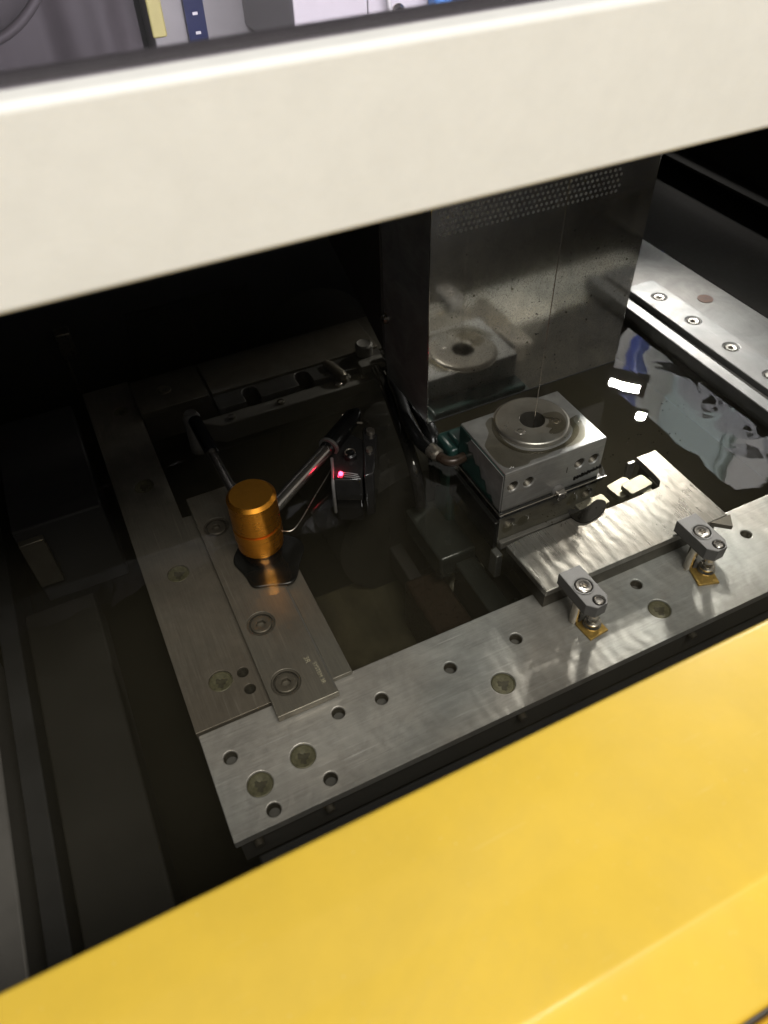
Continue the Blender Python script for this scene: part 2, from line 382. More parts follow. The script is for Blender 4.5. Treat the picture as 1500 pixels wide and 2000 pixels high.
def cap_screw(parent, c, r, raised=.0, mat=None, src={}):
    """socket head screw with hexagon recess and washer ring"""
    key = (round(r, 4), round(raised, 4), mat.name if mat else '')
    if key in src: return share(src[key], parent, c)
    z = raised; n = 36; hx = []
    for j in range(n):
        a = 2 * math.pi * j / n; q = (a % (math.pi / 3)) - math.pi / 6
        hx.append(r * .40 / math.cos(q))
    rings = [(r, z - .008), (r, z - .0015), (r * .93, z), (r * .62, z), ('h', z - .0008), ('h', z - .0075), (r * .02, z - .0085)]
    vs = []; fs = []
    for (q, h) in rings:
        for j in range(n):
            a = 2 * math.pi * j / n; qq = hx[j] if q == 'h' else q; vs.append((qq * math.cos(a), qq * math.sin(a), h))
    for i in range(len(rings) - 1):
        for j in range(n): fs.append((i * n + j, i * n + (j + 1) % n, (i + 1) * n + (j + 1) % n, (i + 1) * n + j))
    g = G().add(vs, fs, False)
    o = mk('socket_screw', g, mat or M_screw, parent, local=True, loc=c, bevel=.0004, seg=1)
    g = G(); vs = []; fs = []
    for q, h in ((r * 1.12, z - .004), (r * 1.14, -.0006), (r * 1.27, -.0002)):
        vs += [(q * math.cos(2 * math.pi * j / n), q * math.sin(2 * math.pi * j / n), h) for j in range(n)]
    for i in range(2):
        for j in range(n): fs.append((i * n + j, (i + 1) * n + j, (i + 1) * n + (j + 1) % n, i * n + (j + 1) % n))
    g.add(vs, fs, True); mk('recess_ring', g, mat or M_dark, o, local=True)
    src[key] = o; return o

# ------------------------------------------------------------ the tank (setting)
struct('tank_floor', G().box(-.8, 1.9, .24, 1.9, -.56, -.52), M_floor)
struct('tank_wall_back', G().box(-.8, 1.79, 1.80, 1.86, -.52, .93), M_tank)
struct('black_water_cover', G().box(1.392, 1.799, .26, 1.799, .052, .0615), M_black)  # black sheet added to hide room reflections beyond the right rail
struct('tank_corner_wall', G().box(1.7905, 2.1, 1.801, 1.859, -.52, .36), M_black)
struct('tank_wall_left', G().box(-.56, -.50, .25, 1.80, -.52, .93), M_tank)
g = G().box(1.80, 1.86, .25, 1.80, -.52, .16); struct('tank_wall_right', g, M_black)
struct('tank_wall_front', G().box(-.8, 1.9, .195, .225, -.52, .365), M_tank)
struct('hood_ceiling', G().box(-.62, 1.80, .60, 1.86, .935, .975), M_tank)
struct('hood_wall_left', G().box(-.62, -.57, .28, 1.86, -.5, .93), M_tank)
a_ = G().prism([(.605, .785), (.605, .797), (.976, .688), (.976, .676)], -.5, 1.78)
struct('reflection_blocker_front', G().add([(z_, x_, y_) for x_, y_, z_ in a_.v], a_.f), M_tank)  # unseen dark slab added to keep the lit head out of the reflections
struct('reflection_blocker_scale', G().box(-.5, .95, 1.385, 1.395, .30, .60), M_tank)  # unseen dark panel added to hide the blue scale from the water
a_ = G().prism([(.977, .6757), (.977, .6877), (1.296, .590), (1.296, .578)], -.5, 1.15)
struct('reflection_blocker_rear', G().add([(z_, x_, y_) for x_, y_, z_ in a_.v], a_.f), M_tank)  # unseen slab added to block the hood and head from the reflections
struct('lit_floor_patch', G().prism([(.24, .70), (.66, .70), (.66, 1.01), (.24, 1.01)], -.40, -.34), M_litfloor, .006)  # added pale plate standing in for the lit patch of floor
# ledges and plates along the left side of the tank, under water
struct('tank_ledge', G().box(-.499, -.335, .276, 1.00, -.20, -.10), M_ledge, .004)
struct('tank_floor_rib', G().box(-.29, -.155, .276, 1.12, -.30, -.20), M_tankgrey, .004)
struct('tank_floor_step', G().box(-.33, -.295, .276, 1.79, -.30, -.16), M_tank, .003)

# water: one sheet with a raised meniscus round everything that pierces it
def water():
    x0, x1, y0, y1 = -.499, 1.799, .226, 1.799; nx, ny = 460, 305
    X, Y = np.meshgrid(np.linspace(x0, x1, nx), np.linspace(y0, y1, ny))
    Z = np.full_like(X, WATER)
    def sdbox(ax, bx, ay, by):
        dx = np.maximum(np.maximum(ax - X, X - bx), 0); dy = np.maximum(np.maximum(ay - Y, Y - by), 0); return np.hypot(dx, dy)
    wob = .010 * np.sin(X * 70 + 2 * np.sin(Y * 40)) + .006 * np.sin(Y * 110 + X * 30)
    d = np.hypot(X - .154, Y - .862) - .041; Z += .0040 * np.exp(-(np.clip(d + wob * .6, 0, None) / .016) ** 2)
    d = sdbox(.547, .751, .735, .883); Z += .0030 * np.exp(-(np.clip(d + wob * .3, 0, None) / .012) ** 2)
    for cx in (.561, .798):
        d = sdbox(cx - .02, cx + .02, .485, .565); Z += .0018 * np.exp(-(np.clip(d, 0, None) / .010) ** 2)
    # slow ripples spreading over the open water on the right
    amp = 1 / (1 + np.exp(-(X - 1.10) * 18))
    Z += amp * (.00055 * np.sin(58 * (X + .35 * Y) + 2.6 * np.sin(19 * Y)) + .0004 * np.sin(41 * (Y - .5 * X) + 2.2 * np.sin(23 * X)))
    a2 = amp * np.clip((1.0 - Y) / .25, 0, 1)
    Z += a2 * .62 * (.00042 * (1 - np.abs(np.sin(46 * (X * .8 + Y) + 2.5 * np.sin(31 * X) + 1.5 * np.sin(55 * Y)))) + .0003 * np.abs(np.sin(70 * (Y - X * .6) + 3 * np.sin(37 * X))))
    me = bpy.data.meshes.new('water'); idx = np.arange(nx * ny).reshape(ny, nx)
    q = np.stack([idx[:-1, :-1], idx[:-1, 1:], idx[1:, 1:], idx[1:, :-1]], -1).reshape(-1, 4)
    me.vertices.add(nx * ny); me.vertices.foreach_set('co', (np.stack([X, Y, Z], -1).reshape(-1) * S).astype(np.float32))
    me.loops.add(q.size); me.loops.foreach_set('vertex_index', q.reshape(-1).astype(np.int32))
    me.polygons.add(len(q)); me.polygons.foreach_set('loop_start', np.arange(0, q.size, 4, dtype=np.int32))
    me.update(calc_edges=True); me.polygons.foreach_set('use_smooth', np.ones(len(q), bool)); me.materials.append(M_water)
    o = bpy.data.objects.new('water', me); COL.objects.link(o); o['kind'] = 'structure'
water()
mv = bpy.data.materials.new('murky_water_body'); mv.use_nodes = True; nt = mv.node_tree; nt.nodes.clear()
o_ = N(nt, 'ShaderNodeOutputMaterial'); pv = N(nt, 'ShaderNodeVolumePrincipled'); pv.inputs['Density'].default_value = 2.0
pv.inputs['Color'].default_value = (.18, .162, .115, 1); nt.links.new(pv.outputs[0], o_.inputs['Volume'])
ob = mk('murky_water_body', G().box(-.565, 1.85, .2255, 1.81, -.55, WATER - .004), mv); ob['kind'] = 'structure'

# ------------------------------------------------------------ work table
tb = thing('work_table', 'ground steel table frame with drilled front rail, lying just under the water', 'work table', (.6, .9, -.1))
holes_s = [(.935, .539), (.693, .536), (.456, .534), (.338, .534), (.221, .533), (.154, .540), (-.010, .544), (.105, .453), (.020, .447)]
holes_p = [(.396, .475), (.015, .489), (.083, .501)]
holes_d = [(.694, .479)]
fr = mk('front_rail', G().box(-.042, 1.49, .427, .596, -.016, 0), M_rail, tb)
cut(fr, [((x, y, 0), .0100, .03, 'Z') for x, y in holes_s] + [((x, y, 0), .0185, .004, 'Z') for x, y in holes_p] + [((x, y, 0), .0185, .004, 'Z') for x, y in holes_d])
md = fr.modifiers.new('bevel', 'BEVEL'); md.width = .0016 * S; md.segments = 2; md.limit_method = 'ANGLE'; md.angle_limit = math.radians(60)
for x, y in holes_s: threaded_hole(tb, (x, y, 0), .0100)
for x, y in holes_p + holes_d: plug(tb, (x, y, 0), .0185)
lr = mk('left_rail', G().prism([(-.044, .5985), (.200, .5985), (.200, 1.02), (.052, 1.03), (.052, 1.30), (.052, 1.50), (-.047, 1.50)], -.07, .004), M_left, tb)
lh = [(.049, .6665, .009), (.050, .634, .009), (.011, .904, .019), (.008, 1.147, .019), (.014, .667, .0185), (.017, 1.40, .016)]
cut(lr, [((x, y, .004), r, .004 if r > .015 else .03, 'Z') for x, y, r in lh])
md = lr.modifiers.new('bevel', 'BEVEL'); md.width = .0016 * S; md.segments = 2; md.limit_method = 'ANGLE'; md.angle_limit = math.radians(60)
for x, y, r in lh:
    if r < .015: threaded_hole(tb, (x, y, .004), .0090)
    else: plug(tb, (x, y, .004), r if r != .019 else .019)
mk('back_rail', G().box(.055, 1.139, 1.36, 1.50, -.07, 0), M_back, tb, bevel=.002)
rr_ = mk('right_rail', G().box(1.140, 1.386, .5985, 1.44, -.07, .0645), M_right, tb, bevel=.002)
o = mk('rust_plug', G().lathe([(.0178, .0642), (.0178, .0655), (.0001, .0656)], (1.322, 1.099, 0), 'Z', 28), M_rust, tb)
o['label'] = 'flat brown rusty plug in the right rail'
mk('front_rail_base', G().box(-.036, 1.49, .436, .59, -.09, -.0165), M_dark, tb)
mk('front_ledge', G().box(-.02, 1.49, .34, .4355, -.16, -.09), M_tank, tb, bevel=.003)
for x, z in ((-.012, -.034), (.092, -.034), (.405, -.034), (.73, -.034), (1.05, -.034)):
    mk('ledge_bolt', G().lathe([(.0065, 0), (.0065, -.010), (.0045, -.012), (.0001, -.012)], (x, .4358, z), 'Y', 16), M_oily, tb)

# clamping strip on the left rail
ZS = .018
cs = thing('clamping_strip', 'long flat steel strip screwed along the left rail beside the gold cylinder', 'steel strip', (.118, .77, 0))
st = mk('strip_body', G().box(.070, .166, .562, 1.06, .0042, ZS), M_left, cs)
sc = [(.101, .612), (.1025, .730), (.100, .966)]
cut(st, [((x, y, ZS), .0225, .009, 'Z') for x, y in sc])
md = st.modifiers.new('bevel', 'BEVEL'); md.width = .0012 * S; md.segments = 2; md.limit_method = 'ANGLE'; md.angle_limit = math.radians(60)
for x, y in sc: cap_screw(cs, (x, y, ZS - .0005), .0172, mat=M_oily)
mk('strip_lip', G().box(.1663, .199, .588, 1.06, .0042, .0125), M_left, cs, bevel=.0015)
mk('strip_groove', G().box(.163, .1655, .57, 1.06, ZS, ZS + .0004), M_dark, cs)
def text(body, size, loc, rot, mat, parent, name='engraved_text', ext=.00012):
    cu = bpy.data.curves.new(name, 'FONT'); cu.body = body; cu.size = size * S; cu.extrude = ext * S; cu.align_x = 'LEFT'
    t = bpy.data.objects.new('tmp', cu); COL.objects.link(t); bpy.context.view_layer.update()
    me = bpy.data.meshes.new_from_object(t.evaluated_get(bpy.context.evaluated_depsgraph_get()))
    bpy.data.objects.remove(t); me.materials.clear(); me.materials.append(mat)
    o = bpy.data.objects.new(name, me); COL.objects.link(o); o.parent = parent
    o.location = (Vector(loc) - root_loc(parent)) * S; o.rotation_euler = rot; return o
text('3R', .011, (.140, .640, ZS + .0004), (0, 0, -math.pi / 2), M_mark, cs)
text('SYSTEM 3R', .0085, (.149, .625, ZS + .0004), (0, 0, -math.pi / 2), M_mark, cs)

# guide strip and lip on the right rail
ZG = .082
gs = thing('guide_strip', 'bright steel strip with a row of socket screws along the right rail', 'steel strip', (1.21, 1.0, 0))
gb = mk('strip_body', G().box(1.1715, 1.250, .61, 1.204, .0647, ZG), M_strip, gs)
sy = [1.135, 1.022, .907, .795, .681]
cut(gb, [((1.2135, y, ZG), .0165, .009, 'Z') for y in sy])
md = gb.modifiers.new('bevel', 'BEVEL'); md.width = .003 * S; md.segments = 3; md.limit_method = 'ANGLE'; md.angle_limit = math.radians(60)
for y in sy: cap_screw(gs, (1.2135, y, ZG - .001), .0128)
li = thing('guide_rail_lip', 'narrow bright steel lip between the dark groove and the open water on the right', 'steel lip', (1.135, 1.0, 0))
mk('lip_bar', G().box(1.120, 1.1485, .61, 1.25, .050, ZG), M_strip, li, bevel=.002)
mk('groove_bed', G().box(1.149, 1.171, .61, 1.22, .0647, .0680), M_dark, li)
n12 = thing('numbered_plate', 'small flat steel plate stamped 12 at the far corner of the right rail', 'steel plate', (1.20, 1.29, 0))
mk('plate_body', G().box(.97, 1.238, 1.258, 1.35, .0647, .086), M_left, n12, bevel=.0015)
text('12', .028, (1.184, 1.305, .0862), (0, 0, math.pi), M_mark, n12)

# plates on the back rail
def back_plate(x0, x1, y0, y1, z0, z1, label, mat, notches=()):
    t = thing('stop_plate', label, 'steel plate', ((x0 + x1) / 2, (y0 + y1) / 2, z0))
    xs = [(x0, y1), (x0, y0)]
    for nx_ in notches:
        r = .017; xs += [(nx_ - r, y0)] + [(nx_ - r * math.cos(a), y0 + .030 + r * math.sin(a)) for a in [math.pi * i / 8 for i in range(9)]] + [(nx_ + r, y0)]
    xs += [(x1, y0), (x1, y1)]
    mk('plate_body', G().prism(xs, z0, z1), mat, t, bevel=.0012)
    return t
t1 = back_plate(.052, .200, 1.352, 1.470, .0005, .016, 'short dark steel plate with one sunk screw at the left end of the back rail', M_back)
cap_screw(t1, (.118, 1.413, .0172), .014, mat=M_oily)
t2 = back_plate(.206, .60, 1.350, 1.470, .0005, .016, 'long dark steel plate lying along the middle of the back rail', M_back)
t3 = back_plate(.205, .60, 1.300, 1.3495, -.01, .010, 'pale notched steel strip in front of the back rail plate', M_strip, (.283, .405))
t4 = thing('back_clamp_bar', 'black notched clamp bar hanging in front of the back rail', 'clamp bar', (.4, 1.28, 0))
mk('bar_body', G().prism([(.16, 1.29), (.20, 1.262), (.62, 1.262), (.66, 1.299), (.16, 1.299)], -.05, -.004), M_dark, t4, bevel=.002)
for i, x in enumerate((.225, .335, .47, .53)):
    mk('bar_screw', G().lathe([(.008, -.004), (.008, .001), (.005, .003), (.0001, .003)], (x, 1.278, 0), 'Z', 16), M_screw, t4)
t5 = thing('jointed_pin_clamp', 'small round steel pin clamp on the back rail left of the head guard', 'clamp', (.478, 1.31, 0))
mk('pin_body', G().tube([(.468, 1.345, .014), (.472, 1.33, .014), (.484, 1.29, .010), (.486, 1.280, .009)], [.008, .012, .012, .008], 14), M_oily, t5)
mk('pin_tip', G().lathe([(.007, 0), (.009, .006), (.004, .012), (.0001, .012)], (.494, 1.285, .0), 'Z', 16), M_screw, t5)
t6 = thing('round_knob_clamp', 'dark round knob clamp at the back rail beside the head guard', 'clamp', (.562, 1.335, 0))
mk('knob_body', G().lathe([(.020, 0.0), (.020, .024), (.016, .028), (.013, .026), (.0001, .026)], (.560, 1.335, .016), 'Z', 28), M_dark, t6)
mk('knob_arm', G().box(.53, .62, 1.285, 1.315, .0, .018), M_dark, t6, bevel=.002)

# ------------------------------------------------------------ workpiece block
bt = thing('workpiece_block', 'square steel block with a round insert on top, rising out of the water', 'steel block', (.649, .809, -.12))
ZT = .1465
bk = mk('block_body', G().box(.547, .751, .735, .883, .0565, ZT), M_block, bt)
fh = [(.5655, .111, .0105), (.597, .1075, .0105), (.7015, .106, .0105), (.7315, .1045, .0105)]
fh2 = [(.566, .023, .0120), (.7335, .021, .0120)]
bf = mk('block_foot', G().box(.5455, .7525, .7335, .883, -.12, .0485), M_foot, bt)
cut(bf, [((x, .7335, z), r, .035, 'Y') for x, z, r in fh2])
for x, z, r in fh2: threaded_hole(bt, (x, .7335, z), r, .03, 'Y')
mk('meniscus_dark_band', G().box(.5405, .7575, .7275, .883, .0487, .0563), M_rubber, bt, bevel=.0015)  # black band standing in for the dark meniscus line at the waterline
mk('waterline_wire', G().tube([(.5385, .883, .060), (.5385, .7255, .060), (.760, .7255, .060)], .0012, 8), M_screw, bt)  # thin steel line following the waterline
cut(bk, [((x, .735, z), r, .035, 'Y') for x, z, r in fh] + [((.659, .828, ZT), .0235, .075, 'Z')])
md = bk.modifiers.new('bevel', 'BEVEL'); md.width = .0022 * S; md.segments = 2; md.limit_method = 'ANGLE'; md.angle_limit = math.radians(60)
for x, z, r in fh: threaded_hole(bt, (x, .735, z), r, .03, 'Y')
# turned insert
n = 64; prof = [(.0222, -.056), (.0225, .0066), (.0232, .0070), (.0240, .0071), (.0605, .0071), (.0615, .0070), (.0640, .0062), (.0655, .0045), (.0665, .0013), (.0690, .0008), (.0695, -.0015)]
vs = []; fs = []
for r, h in prof: vs += [(r * math.cos(2 * math.pi * k / n), r * math.sin(2 * math.pi * k / n), h) for k in range(n)]
for i in range(len(prof) - 1):
    for k in range(n): fs.append((i * n + (k + 1) % n, i * n + k, (i + 1) * n + k, (i + 1) * n + (k + 1) % n))
fs = [f[::-1] for f in fs]
ins = mk('round_insert', G().add(vs, fs, True), M_disc, bt, local=True, loc=(.659, .828, ZT))
for sx_, sy_ in ((-.036, -.018), (.034, -.022)):
    q = cap_screw(bt, (.659 + sx_, .828 + sy_, ZT + .0074), .0088)
mk('keyhole_slot', G().prism([(.6805, .8265), (.6795, .8215), (.690, .8125), (.694, .8150), (.686, .8205)], ZT + .0071, ZT + .0076), M_hole, bt)
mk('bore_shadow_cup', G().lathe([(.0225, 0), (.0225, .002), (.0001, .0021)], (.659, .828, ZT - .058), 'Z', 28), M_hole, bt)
# worn casting on the left face, green paint at the rear
g = G(); random.seed(3)
pts = [(.742, ZT - .004)]
poly = [(.7365, .0585), (.7365, .141), (.800, .1415), (.842, .141), (.851, .128), (.846, .112), (.833, .118), (.822, .100), (.808, .106), (.800, .084), (.788, .090), (.779, .068), (.765, .074), (.757, .0585)]
a_ = G().prism(poly, -.0012, 0.0); g = G().add([(.5456 + z_, x_, y_) for x_, y_, z_ in a_.v], [f[::-1] for f in a_.f])
mk('painted_flank', G().box(.5457, .5466, .739, .8825, .0575, ZT - .004), M_green, bt)
mk('scraped_patch', g, M_worn, bt)
gr = thing('green_arm_casting', 'dark green painted casting behind the steel block, half under water', 'machine casting', (.65, .93, 0))
mk('casting_body', G().box(.530, .765, .884, .944, -.14, .086), M_green, gr, bevel=.010, seg=4)
mk('casting_rib', G().box(.545, .75, .8845, .925, .087, .100), M_green, gr, bevel=.004, seg=3)
# wet ledge round the base and the latch
lg = thing('block_seat', 'dark wet seat frame round the foot of the steel block', 'seat frame', (.649, .809, -.1))
mk('seat_bar', G().box(.530, .5400, .725, .883, -.02, .046), M_rubber, lg, bevel=.002)
mk('seat_bar', G().box(.546, .766, .7225, .7330, -.03, -.012), M_dark, lg, bevel=.002)
mk('seat_foot', G().box(.533, .5465, .712, .7345, -.09, -.031), M_block, lg, bevel=.002)
la = thing('square_latch', 'small square steel latch sticking out of the block front at the waterline', 'latch', (.661, .728, .05))
mk('latch_pin', G().box(.652, .670, .716, .7345, .052, .068), M_screw, la, bevel=.002)
mk('latch_collar', G().cyl((.661, .7275, .060), .0125, .007, 'Y', 20), M_dark, la)
# comb of fine dark ticks along the right half of the front
g = G(); random.seed(9)
for i in range(34):
    x = .694 + i * .00175; z = .0725 + (i / 34) * .006 + random.uniform(-.0008, .0008); h = random.uniform(.004, .010)
    g.box(x, x + .0009, .7335, .7352, z - h * .3, z + h * .7)
mk('dark_tick', g, M_black, bt)['kind'] = 'stuff'
mk('face_nick', G().box(.675, .6765, .7343, .7352, .096, .108), M_hole, bt)
# water film lying on the block
def blob(pts, k=5):
    p = [Vector((x, y, 0)) for x, y in pts]; P = p[-1:] + p + p[:2]; out = []
    for i in range(1, len(P) - 2):
        for j in range(k):
            t = j / k; a, b2, c2, d2 = P[i - 1], P[i], P[i + 1], P[i + 2]
            q = .5 * ((2 * b2) + (c2 - a) * t + (2 * a - 5 * b2 + 4 * c2 - d2) * t * t + (3 * b2 - a - 3 * c2 + d2) * t ** 3); out.append((q.x, q.y))
    return out
def puddle(name, pts, z, label, cat='puddle', h=.0022):
    p = blob(pts); cx = sum(a[0] for a in p) / len(p); cy = sum(a[1] for a in p) / len(p); g = G(); n = len(p)
    rings = []
    for f_, hh_ in ((1., 0.0002), (.985, h * .55), (.95, h * .9), (.85, h)): rings += [(cx + (x - cx) * f_, cy + (y - cy) * f_, z + hh_) for x, y in p]
    fs = [(i * n + k, i * n + (k + 1) % n, (i + 1) * n + (k + 1) % n, (i + 1) * n + k) for i in range(3) for k in range(n)]
    g.add(rings, fs, True); g.add(rings[3 * n:], [tuple(range(n))], True)
    return tag(mk(name, g, M_film), label, cat)
puddle('puddle', [(.552, .803), (.556, .815), (.577, .838), (.585, .862), (.603, .872), (.585, .838), (.583, .802), (.600, .768), (.640, .748), (.690, .752), (.722, .775), (.728, .800), (.742, .808), (.738, .792), (.730, .770), (.716, .752), (.690, .745), (.655, .747), (.628, .744), (.604, .745), (.592, .740), (.562, .745), (.551, .766)],
       ZT, 'thin pool of water spread round the round insert on the block')
puddle('puddle', [(.678, .828), (.688, .832), (.708, .826), (.712, .810), (.704, .790), (.690, .778), (.672, .776), (.664, .784), (.676, .790), (.668, .800), (.678, .806), (.684, .816)],
       ZT + .0072, 'small water film on the right half of the round insert', h=.0014)
g = G(); random.seed(5)
tag(mk('wire', G().cyl((.659, .822, -.02), 0.0007, .72, 'Z', 8), M_screw), 'hair thin vertical cutting wire running down into the insert bore', 'wire')

# ------------------------------------------------------------ fixture plate, chips
pt = thing('fixture_plate', 'wide milled steel plate with a raised arm and notch under a film of water', 'steel plate', (.7, .61, .02))
pp = [(.520, .557), (.888, .557), (.888, .744), (.844, .744), (.843, .690), (.840, .674), (.829, .664), (.78, .662), (.70, .662), (.69, .672), (.56, .672), (.516, .668)]
mk('plate_body', G().prism(pp, .0425, .055), M_plate, pt, bevel=.0014)
mk('plate_shaded_side', G().prism([(.527, .566), (.880, .566), (.880, .738), (.852, .738), (.850, .682), (.835, .655), (.527, .655)], .0008, .042), M_back, pt)  # dark inset body, shade of the plate's sides put into its colour
mk('plate_step', G().box(.828, .8435, .742, .7485, -.02, .045), M_plate, pt, bevel=.001)
mk('notch_lip', G().prism([(.8395, .7), (.8425, .7), (.8425, .672), (.836, .662), (.833, .666), (.8395, .676)], .036, .043), M_pale, pt)
mk('plate_corner_fin', G().prism([(.850, .5565), (.893, .5565), (.877, .533)], .046, .0545), M_back, pt)
def chip(x, y, z, lx, ly, lz, rz, label, stem=True):
    t = thing('clamp_chip', label, 'steel chip', (x, y, z), rz)
    def rr(lx, ly, r):
        P_ = []
        for cx, cy, a0 in ((lx - r, ly - r, 0), (-lx + r, ly - r, 90), (-lx + r, -ly + r, 180), (lx - r, -ly + r, 270)):
            P_ += [(cx + r * math.cos(math.radians(a0 + a)), cy + r * math.sin(math.radians(a0 + a))) for a in (0, 22, 45, 67, 90)]
        return P_
    mk('chip_body', G().prism(rr(lx, ly, min(lx, ly) * .4), -lz, 0), M_pale, t, local=True, bevel=.001)
    if stem: mk('chip_stem', G().box(-.004, .018, -ly - .024, -ly + .002, -lz * 1.6, -lz * .5), M_pale, t, local=True, bevel=.001)
    return t
chip(.790, .708, .034, .024, .019, .012, .15, 'smooth square steel chip with round corners, hindmost in the plate notch', False)
chip(.806, .692, .048, .026, .015, .010, .10, 'brushed oblong steel chip overlapping the smooth one in the notch')
chip(.708, .690, .046, .030, .0125, .010, .02, 'brushed oblong steel chip standing alone against the block foot')
mk_ = mk('debris', G().prism(blob([(.655, .688), (.672, .678), (.690, .680), (.712, .686), (.722, .676), (.712, .662), (.690, .652), (.660, .650), (.648, .668)]), .056, .0575), M_black)
tag(mk_, 'small dark wet smear on the plate in front of the block', 'smear')
g = G(); random.seed(4)
for i in range(60):
    if i < 26: x, y = random.uniform(.60, .72), random.uniform(.655, .72)
    else: x, y = random.choice([(.92, .76), (.80, .76), (.86, .765), (1.0, .83), (.90, .73), (.63, .7)]); x += random.gauss(0, .02); y += random.gauss(0, .018)
    r = random.uniform(.0008, .0018); g.lathe([(r, 0), (r * .8, r * .5), (r * .3, r * .85), (.0001, r * .9)], (x, y, WATER + .0004), 'Z', 8)
bb = mk('water_bubbles', g, M_film); bb['kind'] = 'stuff'; bb['label'] = 'tiny bubbles floating on the water around the block'; bb['category'] = 'bubbles'

# ------------------------------------------------------------ the two toe clamps
def make_clamp(x, y, label):
    t = thing('toe_clamp', label, 'clamp', (x, y, 0), 0, 'toe clamps holding the fixture plate')
    ZC = .083
    pl = [(-.0205, .0375), (.0190, .0375), (.0205, -.0300), (.0120, -.0430), (-.0075, -.0445), (-.0195, -.0320)]
    o = mk('clamp_body', G().prism(pl, .0585, ZC), M_dark, t, local=True, bevel=.0010)
    off = Vector((x, y, 0))
    cut(o, [((x - .001, y, ZC), .0155, .010, 'Z'), ((x + .0035, y - .0325, ZC), .0098, .006, 'Z')])
    md = o.modifiers.new('bevel', 'BEVEL'); md.width = .0008 * S; md.segments = 2; md.limit_method = 'ANGLE'; md.angle_limit = math.radians(60)
    cap_screw(t, (x - .001, y, ZC + .001), .0128)
    mk('set_screw', G().lathe([(.0080, -.008), (.0080, .0005), (.0068, .0015), (.0060, .0005), (.0001, .0002)], (0, 0, 0), 'Z', 24), M_screw, t, local=True, loc=(x + .0035, y - .0325, ZC))
    mk('clamp_bolt', G().lathe([(.0085, .001), (.0085, .0583)], (0, 0, 0), 'Z', 20), M_screw, t, local=True, loc=(x - .006, y - .003, 0))
    mk('support_post', G().lathe([(.0078, .017), (.0090, .020), (.0078, .023), (.0090, .026), (.0078, .029), (.0085, .034), (.0085, .0583)], (0, 0, 0), 'Z', 24), M_screw, t, local=True, loc=(x + .012, y - .024, 0))
    mk('ball_foot', G().lathe([(.0145, .0052), (.0150, .009), (.0125, .013), (.0130, .0165), (.0090, .0185), (.0001, .0185)], (0, 0, 0), 'Z', 28), M_screw, t, local=True, loc=(x + .012, y - .024, 0))
    return t
make_clamp(.563, .525, 'dark toe clamp at the left end of the plate front edge')
make_clamp(.799, .530, 'dark toe clamp at the right end of the plate front, near the sharp corner')
for x, y, rz, lb in ((.573, .497, .10, 'thin brass shim under the foot of the left toe clamp'), (.802, .498, -.30, 'thin brass shim under the foot of the right toe clamp')):
    t = thing('brass_shim', lb, 'brass shim', (x, y, 0), rz, 'brass shims under the toe clamps')
    mk('shim_plate', G().box(-.018, .018, -.018, .018, .0006, .0048), M_brass, t, local=True, bevel=.0006)

# ------------------------------------------------------------ head guard
hd = thing('head_guard', 'stained stainless steel box guard hanging in front of the machine head', 'machine guard', (.73, 1.1, .6))
xl, xr, yf, zb = .516, .940, .950, .108
g = G()
T = .0035
side = [(yf, zb), (1.118, .109), (1.127, .165), (1.376, .283), (1.60, .42), (1.60, .62), (yf, .62)]
def yz_prism(x0, x1, poly):
    a_ = G().prism(poly, x0, x1); return [(z_, x_, y_) for x_, y_, z_ in a_.v], a_.f
mk('front_sheet', G().box(xl, xr, yf, yf + T, zb, .62), M_stain, hd, bevel=.0012)
side2 = [(yf + T + .0002, zb), (1.118, .109), (1.127, .165), (1.127, .62), (yf + T + .0002, .62)]
vs, fs = yz_prism(xl + .0004, xl + T, side2); mk('side_sheet', G().add(vs, fs), M_side, hd, bevel=.0008)
vs, fs = yz_prism(xr - T, xr - .0004, side2); mk('side_sheet', G().add(vs, fs), M_stain, hd, bevel=.0008)
wing = [(1.1275, .165), (1.376, .283), (1.376, .53), (1.1275, .60)]
vs, fs = yz_prism(xl - .004, xl + .002, wing); mk('side_wing', G().add(vs, fs), M_tankgrey, hd, bevel=.001)
mk('bottom_edge', G().box(xl + .001, xr - .001, yf - .0008, yf - .0001, zb, zb + .0022), M_strip, hd)
mk('bottom_hem', G().box(xl + .004, xr - .004, yf + .0036, yf + .012, zb + .0005, zb + .004), M_stain, hd)
q = mk('side_screw', G().lathe([(.0105, 0.001), (.0105, -.004), (.0075, -.0075), (.0040, -.0065), (.0001, -.0065)], (0, 0, 0), 'X', 20), M_screw, hd, local=True, loc=(xl, 1.117, .239))
# louvre of punched dimples near the top of the front sheet
g = G()
for row in range(5):
    for k_ in range(36):
        x = .5305 + k_ * .00935 + (row % 2) * .0047; z = .4665 + row * .0088
        g.lathe([(.0026, .0003), (.0025, -.0004), (.0014, -.0006), (.0001, -.0006)], (x, yf, z), 'Y', 10)
pf = mk('punched_dimple', g, M_side, hd); pf['kind'] = 'stuff'
# droplets clinging to the sheet
g = G(); random.seed(2)
for i in range(46):
    x = random.uniform(xl + .02, xr - .01); z = random.uniform(zb + .02, .42); r = random.choice([.0007, .0009, .0012, .0022])
    g.lathe([(r, .0001), (r * .9, -r * .4), (r * .4, -r * .7), (.0001, -r * .75)], (x, yf, z), 'Y', 10)
mk('water_drop', g, M_film, hd)['kind'] = 'stuff'

